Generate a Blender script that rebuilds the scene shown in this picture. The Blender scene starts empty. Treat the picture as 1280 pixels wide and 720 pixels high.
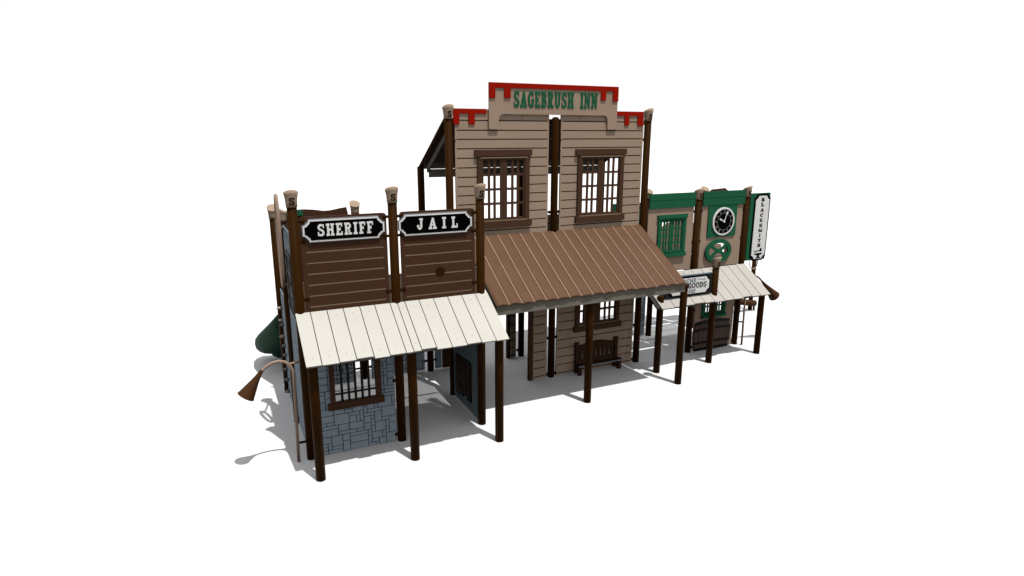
import bpy, bmesh, math, random
from mathutils import Vector, Matrix
R = math.radians
random.seed(7)
sc = bpy.context.scene
COL = sc.collection

# ------------------------------------------------------------------ materials
def s2l(c):
    c /= 255.0
    return c / 12.92 if c <= 0.04045 else ((c + 0.055) / 1.055) ** 2.4

def mat(name, rgb, rough=0.6, spec=0.12, var=0.08, scale=60.0, bump=0.05, metal=0.0, grain=None):
    m = bpy.data.materials.new(name); m.use_nodes = True
    nt = m.node_tree; bs = nt.nodes['Principled BSDF']
    bs.inputs['Roughness'].default_value = rough
    bs.inputs['Specular IOR Level'].default_value = spec
    bs.inputs['Metallic'].default_value = metal
    tc = nt.nodes.new('ShaderNodeTexCoord')
    mp = nt.nodes.new('ShaderNodeMapping')
    if grain: mp.inputs['Scale'].default_value = grain
    no = nt.nodes.new('ShaderNodeTexNoise'); no.inputs['Scale'].default_value = scale
    no.inputs['Detail'].default_value = 6
    nt.links.new(tc.outputs['Object'], mp.inputs[0]); nt.links.new(mp.outputs[0], no.inputs['Vector'])
    no2 = nt.nodes.new('ShaderNodeTexNoise'); no2.inputs['Scale'].default_value = 2.3
    nt.links.new(tc.outputs['Object'], no2.inputs['Vector'])
    add = nt.nodes.new('ShaderNodeMath'); add.operation = 'ADD'
    nt.links.new(no.outputs['Fac'], add.inputs[0]); nt.links.new(no2.outputs['Fac'], add.inputs[1])
    mr = nt.nodes.new('ShaderNodeMapRange')
    mr.inputs['From Min'].default_value = 0.6; mr.inputs['From Max'].default_value = 1.4
    mr.inputs['To Min'].default_value = 1 - var; mr.inputs['To Max'].default_value = 1 + var
    nt.links.new(add.outputs[0], mr.inputs['Value'])
    mx = nt.nodes.new('ShaderNodeVectorMath'); mx.operation = 'SCALE'
    mx.inputs[0].default_value = rgb
    nt.links.new(mr.outputs[0], mx.inputs['Scale'])
    nt.links.new(mx.outputs[0], bs.inputs['Base Color'])
    if bump:
        bp = nt.nodes.new('ShaderNodeBump'); bp.inputs['Strength'].default_value = bump
        bp.inputs['Distance'].default_value = 0.004
        nt.links.new(no.outputs['Fac'], bp.inputs['Height']); nt.links.new(bp.outputs[0], bs.inputs['Normal'])
    return m

M = dict(
    ground=mat('white_ground', (.88, .88, .88), .9, .0, 0.006, 1.0, 0),
    post=mat('post_brown', (.031, .0112, .0012), .55, .03, .12, 30, .08),
    cap=mat('cap_tan', (.40, .295, .21), .7, .03, .08, 80, .2),
    brown=mat('panel_brown', (.075, .036, .020), .6, .03, .08, 120, .15),
    brown2=mat('window_brown', (.082, .042, .025), .6, .03, .08, 120, .15),
    flange=mat('flange_brown', (.15, .105, .08), .6, .03, .06),
    line=mat('routed_line_tan', (.25, .18, .12), .7, .03, .05),
    tan=mat('siding_tan', (.41, .295, .217), .65, .03, .06, 120, .12),
    groove=mat('siding_groove', (.045, .033, .025), .8, .03, .05),
    red=mat('trim_red', (.36, .010, .003), .6, .02, .05, 120, .1),
    green=mat('trim_green', (.018, .122, .058), .6, .03, .08, 120, .1),
    greend=mat('groove_green', (.008, .045, .024), .8, .03, .05),
    slide=mat('slide_green', (.005, .030, .016), .6, .04, .15, 20, .05),
    stone=mat('stone_panel', (.33, .40, .455), .7, .03, .14, 25, .3),
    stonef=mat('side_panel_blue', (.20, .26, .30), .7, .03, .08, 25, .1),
    mortar=mat('mortar_dark', (.022, .026, .030), .85, .03, .05),
    cream=mat('roof_cream', (.595, .57, .515), .65, .05, .03, 60, .08),
    pale=mat('roof_pale', (.51, .48, .44), .65, .05, .06, 200, .1),
    seam=mat('seam_dark', (.05, .05, .045), .8, .03, .05),
    copper=mat('roof_brown', (.138, .074, .041), .45, .12, .10, 150, .1),
    copperl=mat('seam_copper', (.48, .34, .24), .6, .1, .05),
    fascia=mat('fascia_grey', (.20, .183, .152), .7, .03, .08),
    white=mat('sign_white', (.90, .885, .86), .6, .05, .02),
    grey=mat('sign_edge_grey', (.22, .24, .26), .6, .03, .05),
    black=mat('sign_black', (.0018, .0012, .0012), .7, .01, .05, 60, 0),
    steel=mat('dark_steel', (.010, .008, .007), .5, .06, .1, 60, .05),
    pipe=mat('tan_pipe', (.36, .25, .185), .45, .1, .05),
    funnel=mat('funnel_brown', (.070, .030, .012), .55, .05, .15, 90, .1),
    deck=mat('coated_deck', (.10, .075, .06), .6, .05, .05),
    holds=mat('handhold_tan', (.48, .38, .30), .7, .05, .1),
    barrel=mat('barrel_brown', (.12, .085, .072), .7, .03, .25, 8, .2, 0, (9, 9, 1)),
    bench=mat('bench_brown', (.045, .022, .012), .6, .03, .1),
    loop=mat('loop_grey', (.30, .27, .24), .5, .1, .05),
)

# ------------------------------------------------------------------ mesh builder
class MB:
    def __init__(s): s.v = []; s.f = []; s.m = []; s.sm = []; s.mats = []
    def mi(s, m):
        if m not in s.mats: s.mats.append(m)
        return s.mats.index(m)
    def add(s, vs, fs, m, smooth=False):
        b = len(s.v); s.v += [tuple(p) for p in vs]; k = s.mi(m)
        for f in fs: s.f.append([b + i for i in f]); s.m.append(k); s.sm.append(smooth)
    def box(s, x0, x1, y0, y1, z0, z1, m):
        vs = [(x, y, z) for x in (x0, x1) for y in (y0, y1) for z in (z0, z1)]
        s.add(vs, [(0,1,3,2), (4,6,7,5), (0,4,5,1), (2,3,7,6), (0,2,6,4), (1,5,7,3)], m)
    def prism(s, poly, y0, y1, m, ax='y'):
        n = len(poly)
        def P(a, b, d): return (a, d, b) if ax == 'y' else ((d, a, b) if ax == 'x' else (a, b, d))
        vs = [P(a, b, y0) for a, b in poly] + [P(a, b, y1) for a, b in poly]
        s.add(vs, [tuple(range(n))[::-1], tuple(range(n, 2*n))] + [(i, (i+1) % n, (i+1) % n + n, i+n) for i in range(n)], m)
    def tube(s, pts, r, m, n=14, caps=True):
        pts = [Vector(p) for p in pts]
        rs = r if isinstance(r, (list, tuple)) else [r]*len(pts)
        vs = []; up = None
        for i, p in enumerate(pts):
            t = (pts[min(i+1, len(pts)-1)] - pts[max(i-1, 0)]).normalized()
            if up is None:
                up = Vector((0, 1, 0)) if abs(t.y) < .9 else Vector((1, 0, 0))
            a = t.cross(up).normalized(); b = t.cross(a).normalized(); up = -b if (-b).dot(up) > 0 else b
            a = t.cross(up).normalized()
            for k in range(n):
                th = 2*math.pi*k/n
                vs.append(p + (a*math.cos(th) + up*math.sin(th))*rs[i])
        fs = []
        for i in range(len(pts)-1):
            for k in range(n):
                fs.append((i*n+k, i*n+(k+1) % n, (i+1)*n+(k+1) % n, (i+1)*n+k))
        s.add(vs, fs, m, True)
        if caps:
            s.add(vs[:n], [tuple(range(n))], m); s.add(vs[-n:], [tuple(range(n))], m)
    def build(s, name, parent=None, origin=None, fix=True):
        me = bpy.data.meshes.new(name)
        o0 = Vector(parent['_o']) if parent is not None and '_o' in parent else (Vector(origin) if origin else Vector((0,0,0)))
        bm = bmesh.new()
        for p in s.v: bm.verts.new(Vector(p) - o0)
        bm.verts.ensure_lookup_table()
        for f, k, sm in zip(s.f, s.m, s.sm):
            try: fc = bm.faces.new([bm.verts[i] for i in f])
            except ValueError: continue
            fc.material_index = k; fc.smooth = sm
        if fix:
            bmesh.ops.remove_doubles(bm, verts=bm.verts, dist=1e-6) if any(s.sm) else None
            bmesh.ops.recalc_face_normals(bm, faces=bm.faces)
        bm.to_mesh(me); bm.free()
        for m in s.mats: me.materials.append(M[m])
        o = bpy.data.objects.new(name, me); COL.objects.link(o)
        if parent is not None: o.parent = parent; o['_o'] = tuple(o0)
        else: o.location = o0; o['_o'] = tuple(o0)
        return o

def tag(o, label=None, cat=None, group=None, kind=None):
    for k, v in (('label', label), ('category', cat), ('group', group), ('kind', kind)):
        if v: o[k] = v
    return o
def empty(name, loc, label, cat, group=None):
    o = bpy.data.objects.new(name, None); COL.objects.link(o); o.location = loc; o['_o'] = tuple(loc)
    o.empty_display_size = .2
    return tag(o, label, cat, group)
def arc(cx, cz, rx, rz, a0, a1, n=10):
    return [(cx + rx*math.cos(R(a0+(a1-a0)*i/n)), cz + rz*math.sin(R(a0+(a1-a0)*i/n))) for i in range(n+1)]

# ------------------------------------------------------------------ slab-serif lettering
def _r(x0, y0, x1, y1): return [(x0, y0), (x1, y0), (x1, y1), (x0, y1)]
def _a(cx, cy, rx, ry, tx, ty, a0, a1, n=9):
    out = []
    for i in range(n):
        p = []
        for a, k in ((a0+(a1-a0)*i/n, 0), (a0+(a1-a0)*(i+1)/n, 0), (a0+(a1-a0)*(i+1)/n, 1), (a0+(a1-a0)*i/n, 1)):
            p.append((cx+(rx-k*tx)*math.cos(R(a)), cy+(ry-k*ty)*math.sin(R(a))))
        out.append(p)
    return out
def glyph(c, s=.2, h=.14):
    S = []; w = .74
    if c == 'I': w = .44; S = [_r(0,0,w,h), _r(0,1-h,w,1), _r(w/2-s/2,h,w/2+s/2,1-h)]
    elif c == 'H': w = .86; S = [_r(0,0,.38,h), _r(.48,0,w,h), _r(0,1-h,.38,1), _r(.48,1-h,w,1), _r(.09,h,.09+s,1-h), _r(w-.09-s,h,w-.09,1-h), _r(.09+s,.5-h/2,w-.09-s,.5+h/2)]
    elif c in 'EF':
        S = [_r(0,1-h,.68,1), _r(.55,.70,.68,1-h), _r(.08,h,.08+s,1-h), _r(.08+s,.5-h/2,.46,.5+h/2), _r(.40,.38,.50,.62)]
        S += [_r(0,0,.70,h), _r(.57,h,.70,.30)] if c == 'E' else [_r(0,0,.44,h)]
        w = .72 if c == 'E' else .68
    elif c == 'L': w = .70; S = [_r(0,0,.70,h), _r(.57,h,.70,.36), _r(.10,h,.10+s,1-h), _r(0,1-h,.42,1)]
    elif c == 'T': w = .76; S = [_r(0,1-h,w,1), _r(0,.68,.12,1-h), _r(w-.12,.68,w,1-h), _r(w/2-s/2,h,w/2+s/2,1-h), _r(.18,0,w-.18,h)]
    elif c == 'R': w = .80; S = [_r(0,0,.40,h), _r(0,1-h,.42,1), _r(.08,h,.08+s,1-h), _r(.28,.46,.42,.46+h)] + _a(.42,.73,.31,.27,s,h,-90,90) + [[(.40,.48),(.56,.48),(.66,.12),(.48,.0)], _r(.50,0,w,h)]
    elif c == 'B': w = .76; S = [_r(0,0,.42,h), _r(0,1-h,.42,1), _r(.08,h,.08+s,1-h), _r(.28,.45,.42,.45+h)] + _a(.42,.74,.27,.26,s*.9,h,-90,90) + _a(.42,.27,.32,.27,s,h,-90,90)
    elif c == 'D': w = .80; S = [_r(0,0,.38,h), _r(0,1-h,.38,1), _r(.08,h,.08+s,1-h)] + _a(.38,.5,.40,.5,s,h,-90,90)
    elif c == 'J': w = .66; S = [_r(.26,1-h,w,1), _r(.36,.28,.36+s,1-h)] + _a(.30,.28,.26,.28,s,h*1.1,-180,0) + [_r(.0,.26,.24,.42)]
    elif c == 'U': w = .86; S = [_r(0,1-h,.38,1), _r(.48,1-h,w,1), _r(.09,.34,.09+s,1-h), _r(w-.09-s,.34,w-.09,1-h)] + _a(.43,.34,.34,.34,s,h,-180,0)
    elif c == 'A': w = .88; S = [[(.08,h),(.08+s*1.0,h),(.50,.93),(.38,1.0)], [(w-.08-s*1.15,h),(w-.08,h),(.56,1.0),(.36,1.0)], _r(.22,.30,.62,.30+h*.8), _r(0,0,.38,h), _r(.46,0,w,h)]
    elif c == 'N': w = .88; S = [_r(0,0,.36,h), _r(0,1-h,.30,1), _r(.52,1-h,w,1), _r(.09,h,.09+s*.7,1-h), _r(w-.09-s*.7,0,w-.09,1-h), [(.09,1-h),(.30,1.0),(.79,.14),(.62,0)]]
    elif c == 'M': w = 1.0; S = [_r(0,0,.32,h), _r(.68,0,w,h), _r(0,1-h,.28,1), _r(.72,1-h,w,1), _r(.09,h,.09+s*.7,1-h), _r(w-.09-s,h,w-.09,1-h), [(.10,1-h),(.28,1),(.56,.2),(.46,.1)], [(.72,1),(.90,1-h),(.56,.08),(.46,.16)]]
    elif c == 'K': w = .84; S = [_r(0,0,.38,h), _r(0,1-h,.38,1), _r(.09,h,.09+s,1-h), _r(.50,1-h,w,1), _r(.50,0,w,h), [(.26,.42),(.34,.34),(.76,.90),(.60,.92)], [(.34,.56),(.46,.62),(.74,.10),(.54,.10)]]
    elif c == 'C': w = .76; S = _a(.40,.5,.40,.5,s,h,50,310,14) + [_r(.60,.64,.72,.96), _r(.62,.18,.70,.34)]
    elif c == 'G': w = .80; S = _a(.40,.5,.40,.5,s,h,50,330,14) + [_r(.60,.66,.72,.96), _r(.46,.36,w,.36+h), _r(.60,.04,.76,.36)]
    elif c == 'O': w = .82; S = _a(.41,.5,.41,.5,s,h,0,360,20)
    elif c == 'Y': w = .84; S = [_r(0,1-h,.36,1), _r(.50,1-h,w,1), _r(.32,h,.32+s,.5), [(.08,.9),(.28,.95),(.52,.46),(.34,.40)], [(.60,.95),(.74,.9),(.50,.40),(.40,.46)], _r(.2,0,.64,h)]
    elif c == 'S': w = .72; S = _a(.36,.73,.35,.27,s,h,35,270,12) + _a(.36,.28,.36,.28,s,h,90,-145,12) + [_r(.56,.66,.68,.97), _r(.02,.03,.14,.36)]
    return w, S
def text(mb, txt, x0, x1, z0, z1, y, m, gap=.16, s=.2, h=.14, depth=.006, space=.55):
    gs = [glyph(c, s, h) if c != ' ' else (space, []) for c in txt]
    tot = sum(g[0] for g in gs) + gap*(len(gs)-1); k = (x1-x0)/tot; x = x0; i = 0
    for w, ps in gs:
        for p in ps:
            mb.prism([(x + a*k, z0 + b*(z1-z0)) for a, b in p], y-depth-i*.00012, y+.001, m); i = (i+1) % 23
        x += (w+gap)*k

# ------------------------------------------------------------------ measured layout (metres)
xA, xB, xC, yJ, yJP = .962, 2.346, 3.715, 9.032, 8.358
xM, xR, yI, yIP, yB = 5.770, 7.823, 10.393, 9.043, 11.715
xS1, xS2, yQ = 9.222, 10.582, 9.697
PR = .067

def post(parent, x, y, z1, cap=False, high='-y', z0=0.0, letter=True, r=PR, name='post', dome=False):
    mb = MB(); zt = z1-.24 if cap else z1
    n = 28
    ring = lambda z, rr: [(x+rr*math.cos(2*math.pi*k/n), y+rr*math.sin(2*math.pi*k/n), z) for k in range(n)]
    prof = [(z0, r), (zt-.012, r), (zt, r-.008)] if not cap else [(z0, r), (zt+.02, r)]
    vs = sum([ring(z, q) for z, q in prof], [])
    fs = [(i*n+k, i*n+(k+1) % n, (i+1)*n+(k+1) % n, (i+1)*n+k) for i in range(len(prof)-1) for k in range(n)]
    mb.add(vs, fs, 'post', True)
    if dome:
        vs = sum([ring(z1-.012+.035*math.sin(t), (r-.004)*math.cos(t)+.001) for t in (0, .5, 1., 1.4)], [])
        mb.add(vs, [(i*n+k, i*n+(k+1) % n, (i+1)*n+(k+1) % n, (i+1)*n+k) for i in range(3) for k in range(n)]+[tuple(range(3*n, 4*n))], 'post', True)
    mb.add(ring(zt if not cap else zt+.02, prof[-1][1]), [tuple(range(n))], 'post'); mb.add(ring(z0, r), [tuple(range(n))], 'post')
    o = mb.build(name, parent)
    if cap:
        d = {'-y': (0, -1), '+y': (0, 1), '-x': (-1, 0), '+x': (1, 0)}[high]
        cb = MB(); vs = []
        pr = [(0, r+.008), (.05, r+.010), (.12, r+.014), (.18, r+.021), (.24, r+.031)]
        for dz, q in pr:
            for k in range(n):
                a = 2*math.pi*k/n; c, s_ = math.cos(a), math.sin(a)
                drop = (1 - (c*d[0]+s_*d[1]))*.5*.10*(dz/.24)**2
                vs.append((x+q*c, y+q*s_, z1-.24+dz-drop))
        fs = [(i*n+k, i*n+(k+1) % n, (i+1)*n+(k+1) % n, (i+1)*n+k) for i in range(len(pr)-1) for k in range(n)]
        cb.add(vs, fs, 'cap', True); cb.add(vs[-n:], [tuple(range(n))], 'cap'); cb.add(vs[:n], [tuple(range(n))], 'cap')
        cb.build('post_cap', o)
        if letter:
            lb = MB(); w, ps = glyph('S', .21, .14); q = r+.018
            for i, p in enumerate(ps):
                e = .0018+.0002*(i % 9)
                out = []; inn = []
                for a, b in p:
                    xx = (a/w-.5)*.076; zz = z1-.205+b*.100
                    rr = q+e+.004*(b) ; th = xx/q
                    out.append((x+rr*math.sin(th), y-rr*math.cos(th), zz)); inn.append((x+(rr-.02)*math.sin(th), y-(rr-.02)*math.cos(th), zz))
                nn = len(p)
                lb.add(out+inn, [tuple(range(nn)), tuple(range(nn, 2*nn))]+[(i_, (i_+1) % nn, (i_+1) % nn+nn, i_+nn) for i_ in range(nn)], 'post')
            lb.build('cap_letter', o)
    return o

def clamp(parent, x, y, z, dx=0, dy=0, L=.05):
    mb = MB(); sx, sy = (dx > 0)-(dx < 0), (dy > 0)-(dy < 0)
    p0 = Vector((x+sx*(PR-.01), y+sy*(PR-.01), z)); p1 = p0+Vector((sx*(L+.02), sy*(L+.02), 0))
    mb.tube([p0, p0+(p1-p0)*.3, p1], .021, 'post', 10)
    mb.tube([p1-(p1-p0).normalized()*.012, p1+(p1-p0).normalized()*.018], .030, 'post', 10)
    return mb.build('clamp', parent)

def minus(r, h):
    x0, x1, z0, z1 = r; a, b, c, d = h
    if b <= x0 or a >= x1 or d <= z0 or c >= z1: return [r]
    o = []
    if a > x0: o.append((x0, a, z0, z1))
    if b < x1: o.append((b, x1, z0, z1))
    m0, m1 = max(a, x0), min(b, x1)
    if c > z0: o.append((m0, m1, z0, c))
    if d < z1: o.append((m0, m1, d, z1))
    return o

def siding(mb, x0, x1, z0, z1, lines, y, mb_m, back_m, hole=None, stile=.03, gap=.020, t=.03, dp=.006):
    """boards proud of a backing sheet, the gaps between them are the routed lines; front faces -y at y"""
    H = hole or (0, 0, -9, -9)
    for r in minus((x0, x1, z0, z1), H): mb.box(r[0], r[1], y+dp, y+t, r[2], r[3], back_m)
    ed = [z0-.5*gap] + sorted(lines) + [z1+.5*gap]
    xs0, xs1 = x0+stile, x1-stile
    for a, b in zip(ed[:-1], ed[1:]):
        for r in minus((xs0, xs1, a+gap/2, b-gap/2), H): mb.box(r[0], r[1], y, y+.0062, r[2], r[3], mb_m)
    for r in minus((x0, xs0, z0, z1), H)+minus((xs1, x1, z0, z1), H): mb.box(r[0], r[1], y+.0003, y+.0062, r[2], r[3], mb_m)

def stones(mb, x0, x1, z0, z1, y, hole=None, seed=3, ax='y', side=1, cw=.055, ch=.056):
    rnd = random.Random(seed); g = .011
    nx, nz = int(round((x1-x0)/cw)), int(round((z1-z0)/ch)); cw = (x1-x0)/nx; ch = (z1-z0)/nz
    occ = set()
    H = hole or (0, 0, -9, -9)
    def bx(a, b, c, d, y0, y1, m):
        if ax == 'y': mb.box(a, b, y0, y1, c, d, m)
        else: mb.box(min(y0, y1), max(y0, y1), a, b, c, d, m)
    y2, y3, y4 = y+.012*side, y+.035*side, y+.0125*side
    for r in minus((x0, x1, z0, z1), H): bx(r[0], r[1], r[2], r[3], *sorted((y2, y3)), 'mortar')
    for j in range(nz-1, -1, -1):
        for i in range(nx):
            if (i, j) in occ: continue
            h = rnd.choice([1, 1, 2, 2, 2, 3]); w = rnd.choice([2, 2, 3, 3, 4, 5] if h < 3 else [3, 4])
            h = min(h, j+1)
            ww = 0
            while ww < w and i+ww < nx and (i+ww, j) not in occ: ww += 1
            while any((i+a, j-b) in occ for a in range(ww) for b in range(h)): h -= 1
            for a in range(ww):
                for b in range(h): occ.add((i+a, j-b))
            r0 = (x0+i*cw+g*.5, x0+(i+ww)*cw-g*.5, z0+(j-h+1)*ch+g*.5, z0+(j+1)*ch-g*.5)
            for r in minus(r0, H):
                if r[1]-r[0] > .004 and r[3]-r[2] > .004: bx(r[0], r[1], r[2], r[3], *sorted((y+rnd.uniform(0, .004)*side, y4)), 'stone')

def window(parent, x0, x1, z0, z1, y, m, cols=3, rows=4, cap=.105, sill=.11, jamb=.085, over=.055, gm='line', capz=None, bar=.042, mull=.13, z_open_top=None):
    """x0..x1 / z0..z1 is the opening; frame proud of the wall at y"""
    f = MB()
    f.box(x0-jamb, x0, y-.035, y+.035, z0, z1, m); f.box(x1, x1+jamb, y-.035, y+.035, z0, z1, m); f.box(x0, x1, y-.034, y+.034, z1, z1+.012, m)
    o = f.build('window', parent)
    c = MB(); c.box(x0-jamb-over, x1+jamb+over*.8, y-.046, y+.02, z1+.045, z1+.045+cap, m)
    c.box(x0-jamb, x1+jamb, y-.037, y+.037, z1, z1+.045, m)
    c.box(x0-.03, x1+.05, y-.041, y-.0365, z1+.004, z1+.024, gm); c.build('head_trim', o)
    s = MB(); s.box(x0-jamb-over*.6, x1+jamb+over*.8, y-.06, y+.02, z0-.03-sill, z0-.03, m)
    s.box(x0-jamb, x1+jamb, y-.036, y+.035, z0-.03, z0, m)
    s.box(x0-.03, x1+.05, y-.041, y-.0355, z0-.028, z0-.008, gm); s.build('sill', o)
    xm = (x0+x1)/2
    for a, b in ((x0, xm-.002), (xm+.002, x1)):
        q = MB(); st = .028
        il, ir = a + (st if a == x0 else mull/2), b - (st if b == x1 else mull/2)
        q.box(a, il, y-.015, y+.015, z0, z1, m); q.box(ir, b, y-.015, y+.015, z0, z1, m)
        q.box(il, ir, y-.015, y+.015, z1-.03, z1, m); q.box(il, ir, y-.015, y+.015, z0, z0+.03, m)
        pw = (ir-il)/cols
        for i in range(1, cols): q.box(il+i*pw-bar/2, il+i*pw+bar/2, y-.012, y+.012, z0+.03, z1-.03, m)
        ph = (z1-z0-.06)/rows
        for j in range(1, rows): q.box(il, ir, y-.010, y+.010, z0+.03+j*ph-bar/2, z0+.03+j*ph+bar/2, m)
        q.build('sash', o)
    return o

def roof_boards(parent, xs, yb, zb, yf, zf, m, under='fascia', t=.022, seam='seam', stag=.018, seed=1, name='porch_roof', under_x=-.02):
    rnd = random.Random(seed); mb = MB()
    dy, dz = yf-yb, zf-zb; L = math.hypot(dy, dz); uy, uz = dy/L, dz/L; ny, nz = -uz*-1*0, 0
    n = Vector((0, -dz, dy)).normalized();  n = n if n.z > 0 else -n
    for i, (a, b) in enumerate(zip(xs[:-1], xs[1:])):
        e = rnd.uniform(-stag, stag*.6) if i not in (3, 8) else -stag*1.8
        p0 = Vector((0, yb, zb)); p1 = Vector((0, yf+uy*e, zf+uz*e)); lift = rnd.uniform(0, .003)
        g = .0058
        prof = [p0+n*lift, p1+n*lift, p1+n*(lift-t), p0+n*(lift-t)]
        mb.prism([(q.y, q.z) for q in prof], a+g, b-g, m, 'x')
        for f_ in (.12, .86):
            c_ = p0.lerp(p1, f_)+Vector(((a+b)/2, 0, 0))+n*(lift+.0005)
            mb.tube([c_-n*.003, c_+n*.0015], .0065, 'grey', 8)
    o = mb.build(name, parent)
    ub = MB(); p0 = Vector((0, yb, zb))-n*(t+.001); p1 = Vector((0, yf-uy*.055, zf-uz*.055))-n*(t+.001)
    prof = [p0, p1, p1-n*.035, p0-n*.035]
    ub.prism([(q.y, q.z) for q in prof], xs[0]-under_x, xs[-1]-.02, seam, 'x')
    ub.build('roof_underlay', o)
    fb = MB(); p1 = Vector((0, yf-uy*.03, zf-uz*.03))-n*(t+.001); p2 = p1-Vector((0, uy, uz))*.022
    fb.prism([(q.y, q.z) for q in (p1, p2, p2-n*.04, p1-n*.04)], xs[0]+.015, xs[-1]-.015, under, 'x')
    fb.build('fascia_board', o)
    return o

def lattice(parent, x0, x1, y0, y1, z, pitch=.030, bar=.0145):
    mb = MB()
    x = x0
    while x < x1: mb.box(x, min(x+bar, x1), y0, y1, z, z+.006, 'deck'); x += pitch
    y = y0
    while y < y1: mb.box(x0, x1, y, min(y+bar, y1), z+.0062, z+.012, 'deck'); y += pitch
    nb = 4
    for i in range(nb):
        yy = y0+(y1-y0)*i/(nb-1); yy = min(yy, y1-.03)
        mb.box(x0, x1, yy, yy+.03, z-.05, z-.001, 'deck')
    return mb.build('deck', parent)

# ------------------------------------------------------------------ setting
g = MB(); g.add([(-300, -60, 0), (300, -60, 0), (300, 600, 0), (-300, 600, 0)], [(0, 1, 2, 3)], 'ground')
tag(g.build('ground'), kind='structure')

# ================================================================== JAIL
jail = empty('jail_building', (2.34, 10.0, 0), 'brown plank-fronted jail facade with a cream plank porch roof and blue-grey stone wall', 'building')
jroot = jail
post(jail, xA, yJ, 3.99, True); post(jail, xB, yJ, 3.99, True); post(jail, xC, yJ, 3.99, True)
for x in (.99, 2.360, 3.734):
    yf = yJP; zz = 2.27-(8.98-yf)*.60-.10
    post(jail, x, yf, zz, name='porch_post')
post(jail, .940, yI, 3.62, True, '-x', letter=False)
post(jail, .935, 11.80, 3.50, True, '+y', letter=False)
post(jail, 2.375, 11.86, 3.50, True, '+y', letter=False)
post(jail, 3.70, yB, 1.75)
slat_l = [3.115, 2.958, 2.803, 2.645, 2.488, 2.330]
for k, (a, b) in enumerate(((1.045, 2.248), (2.445, 3.618))):
    p = MB(); y = yJ-.012
    siding(p, a, b, 2.20, 3.25, slat_l, y, 'brown', 'line', stile=.06, gap=.019, dp=.0015)
    c = .05
    p.prism([(a, 3.25), (b, 3.25), (b, 3.61-c)] + arc(b-c, 3.61-c, c, c, 0, 90, 6)[1:] + arc(a+c, 3.61-c, c, c, 90, 180, 6), y+.0004, y+.03, 'brown')
    o = p.build('wall_panel', jail)
    for (u, v) in ((a-.032, a-.001), (b+.001, b+.034)):
        q = MB(); q.box(u, v, y+.006, y+.028, 2.20, 2.68, 'flange'); q.box(u-.002, v, y-.001, y+.030, 2.681, 2.692, 'line'); q.build('side_flange', o)
    px = (xA, xB) if k == 0 else (xB, xC)
    for z in (3.55, 3.27, 2.45):
        clamp(jail, px[0], yJ, z, 1); clamp(jail, px[1], yJ, z, -1)
    if k == 1:
        q = MB(); q.prism(arc(3.045, 2.67, .078, .072, 0, 360, 10)[:-1], y-.006, y+.001, 'post'); q.build('knot_plug', o)
# front stone wall with barred window
p = MB(); hole = (1.362, 1.970, .83, 1.80)
stones(p, 1.10, 2.262, .012, 2.02, yJ-.012, hole, 5)
w = p.build('wall_panel', jail)
f = MB(); y = yJ-.012
f.box(1.290, 1.362, y-.03, y+.03, .83, 1.80, 'brown'); f.box(1.970, 2.050, y-.03, y+.03, .83, 1.80, 'brown'); f.box(1.262, 2.078, y-.034, y+.03, 1.80, 1.90, 'brown')
wf = f.build('window', jail)
f = MB(); f.box(1.245, 2.085, y-.045, y+.03, .722, .829, 'brown'); f.build('sill', wf)
f = MB()
for i in range(5):
    xx = 1.362+(1.970-1.362)*(i+1)/6; f.tube([(xx, y+.005, .83), (xx, y+.005, 1.80)], .019, 'steel', 10)
f.tube([(1.362, y-.004, .955), (1.970, y-.004, .955)], .016, 'steel', 10); f.tube([(1.362, y-.004, 1.66), (1.970, y-.004, 1.66)], .016, 'steel', 10)
f.build('window_bars', wf)
for z in (.12, 1.02): clamp(jail, xB, yJ, z, -1, 0, .02); clamp(jail, xA, yJ, z, 1, 0, .03)
# right side wall under the porch, seen from inside
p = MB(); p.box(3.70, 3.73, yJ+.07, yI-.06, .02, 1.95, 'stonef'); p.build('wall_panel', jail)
b = MB(); ys = [9.43, 9.60, 9.78, 9.96, 10.14]; bot = [.21, .27, .20, .16]
for i in range(4):
    b.box(3.668, 3.699, ys[i]+.003, ys[i+1]-.003, bot[i], .93-.012*i, 'steel')
    for j in range(4): b.box(3.660, 3.6675, ys[i]+.03, ys[i+1]-.03, .30+j*.155, .30+j*.155+.11, 'bench')
b.build('activity_board', jail)
# left side walls
p = MB(); stones(p, yJ+.075, yI-.075, .02, 3.34, .940, (9.50, 10.05, 2.10, 2.95), 8, 'x'); wl = p.build('wall_panel', jail)
f = MB(); f.box(.925, .972, 9.46, 10.09, 2.06, 2.10, 'steel'); f.box(.925, .972, 9.46, 10.09, 2.95, 2.99, 'steel'); f.box(.925, .972, 9.46, 9.50, 2.10, 2.95, 'steel'); f.box(.925, .972, 10.05, 10.09, 2.10, 2.95, 'steel')
fo = f.build('window', jail); f = MB()
for i in range(1, 6): f.box(.935, .962, 9.50+.0917*i-.02, 9.50+.0917*i+.02, 2.10, 2.95, 'steel')
for z in (2.35, 2.66): f.box(.9345, .9625, 9.50, 10.05, z, z+.03, 'steel')
f.build('window_bars', fo)
p = MB(); stones(p, yI+.08, 11.70, .02, 2.02, .935, None, 9, 'x'); p.build('wall_panel', jail)
for (hy, hz, m, sx) in ((11.62, 1.67, 'holds', .085), (11.60, 1.45, 'holds', .07), (11.58, 1.37, 'grey', .06), (11.55, 1.16, 'holds', .085), (11.5, 1.0, 'grey', .06), (11.45, .84, 'grey', .06), (11.5, .55, 'grey', .07), (11.42, .38, 'grey', .08), (11.5, .12, 'grey', .07)):
    h = MB(); n = 12; L = [(0, .030), (.4, .034), (.8, .024), (1.1, .006)]
    h.tube([(.933-sx*a, hy, hz+.01*a) for a, _ in L], [r for _, r in L], m, 10); h.build('handhold', jail)
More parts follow.
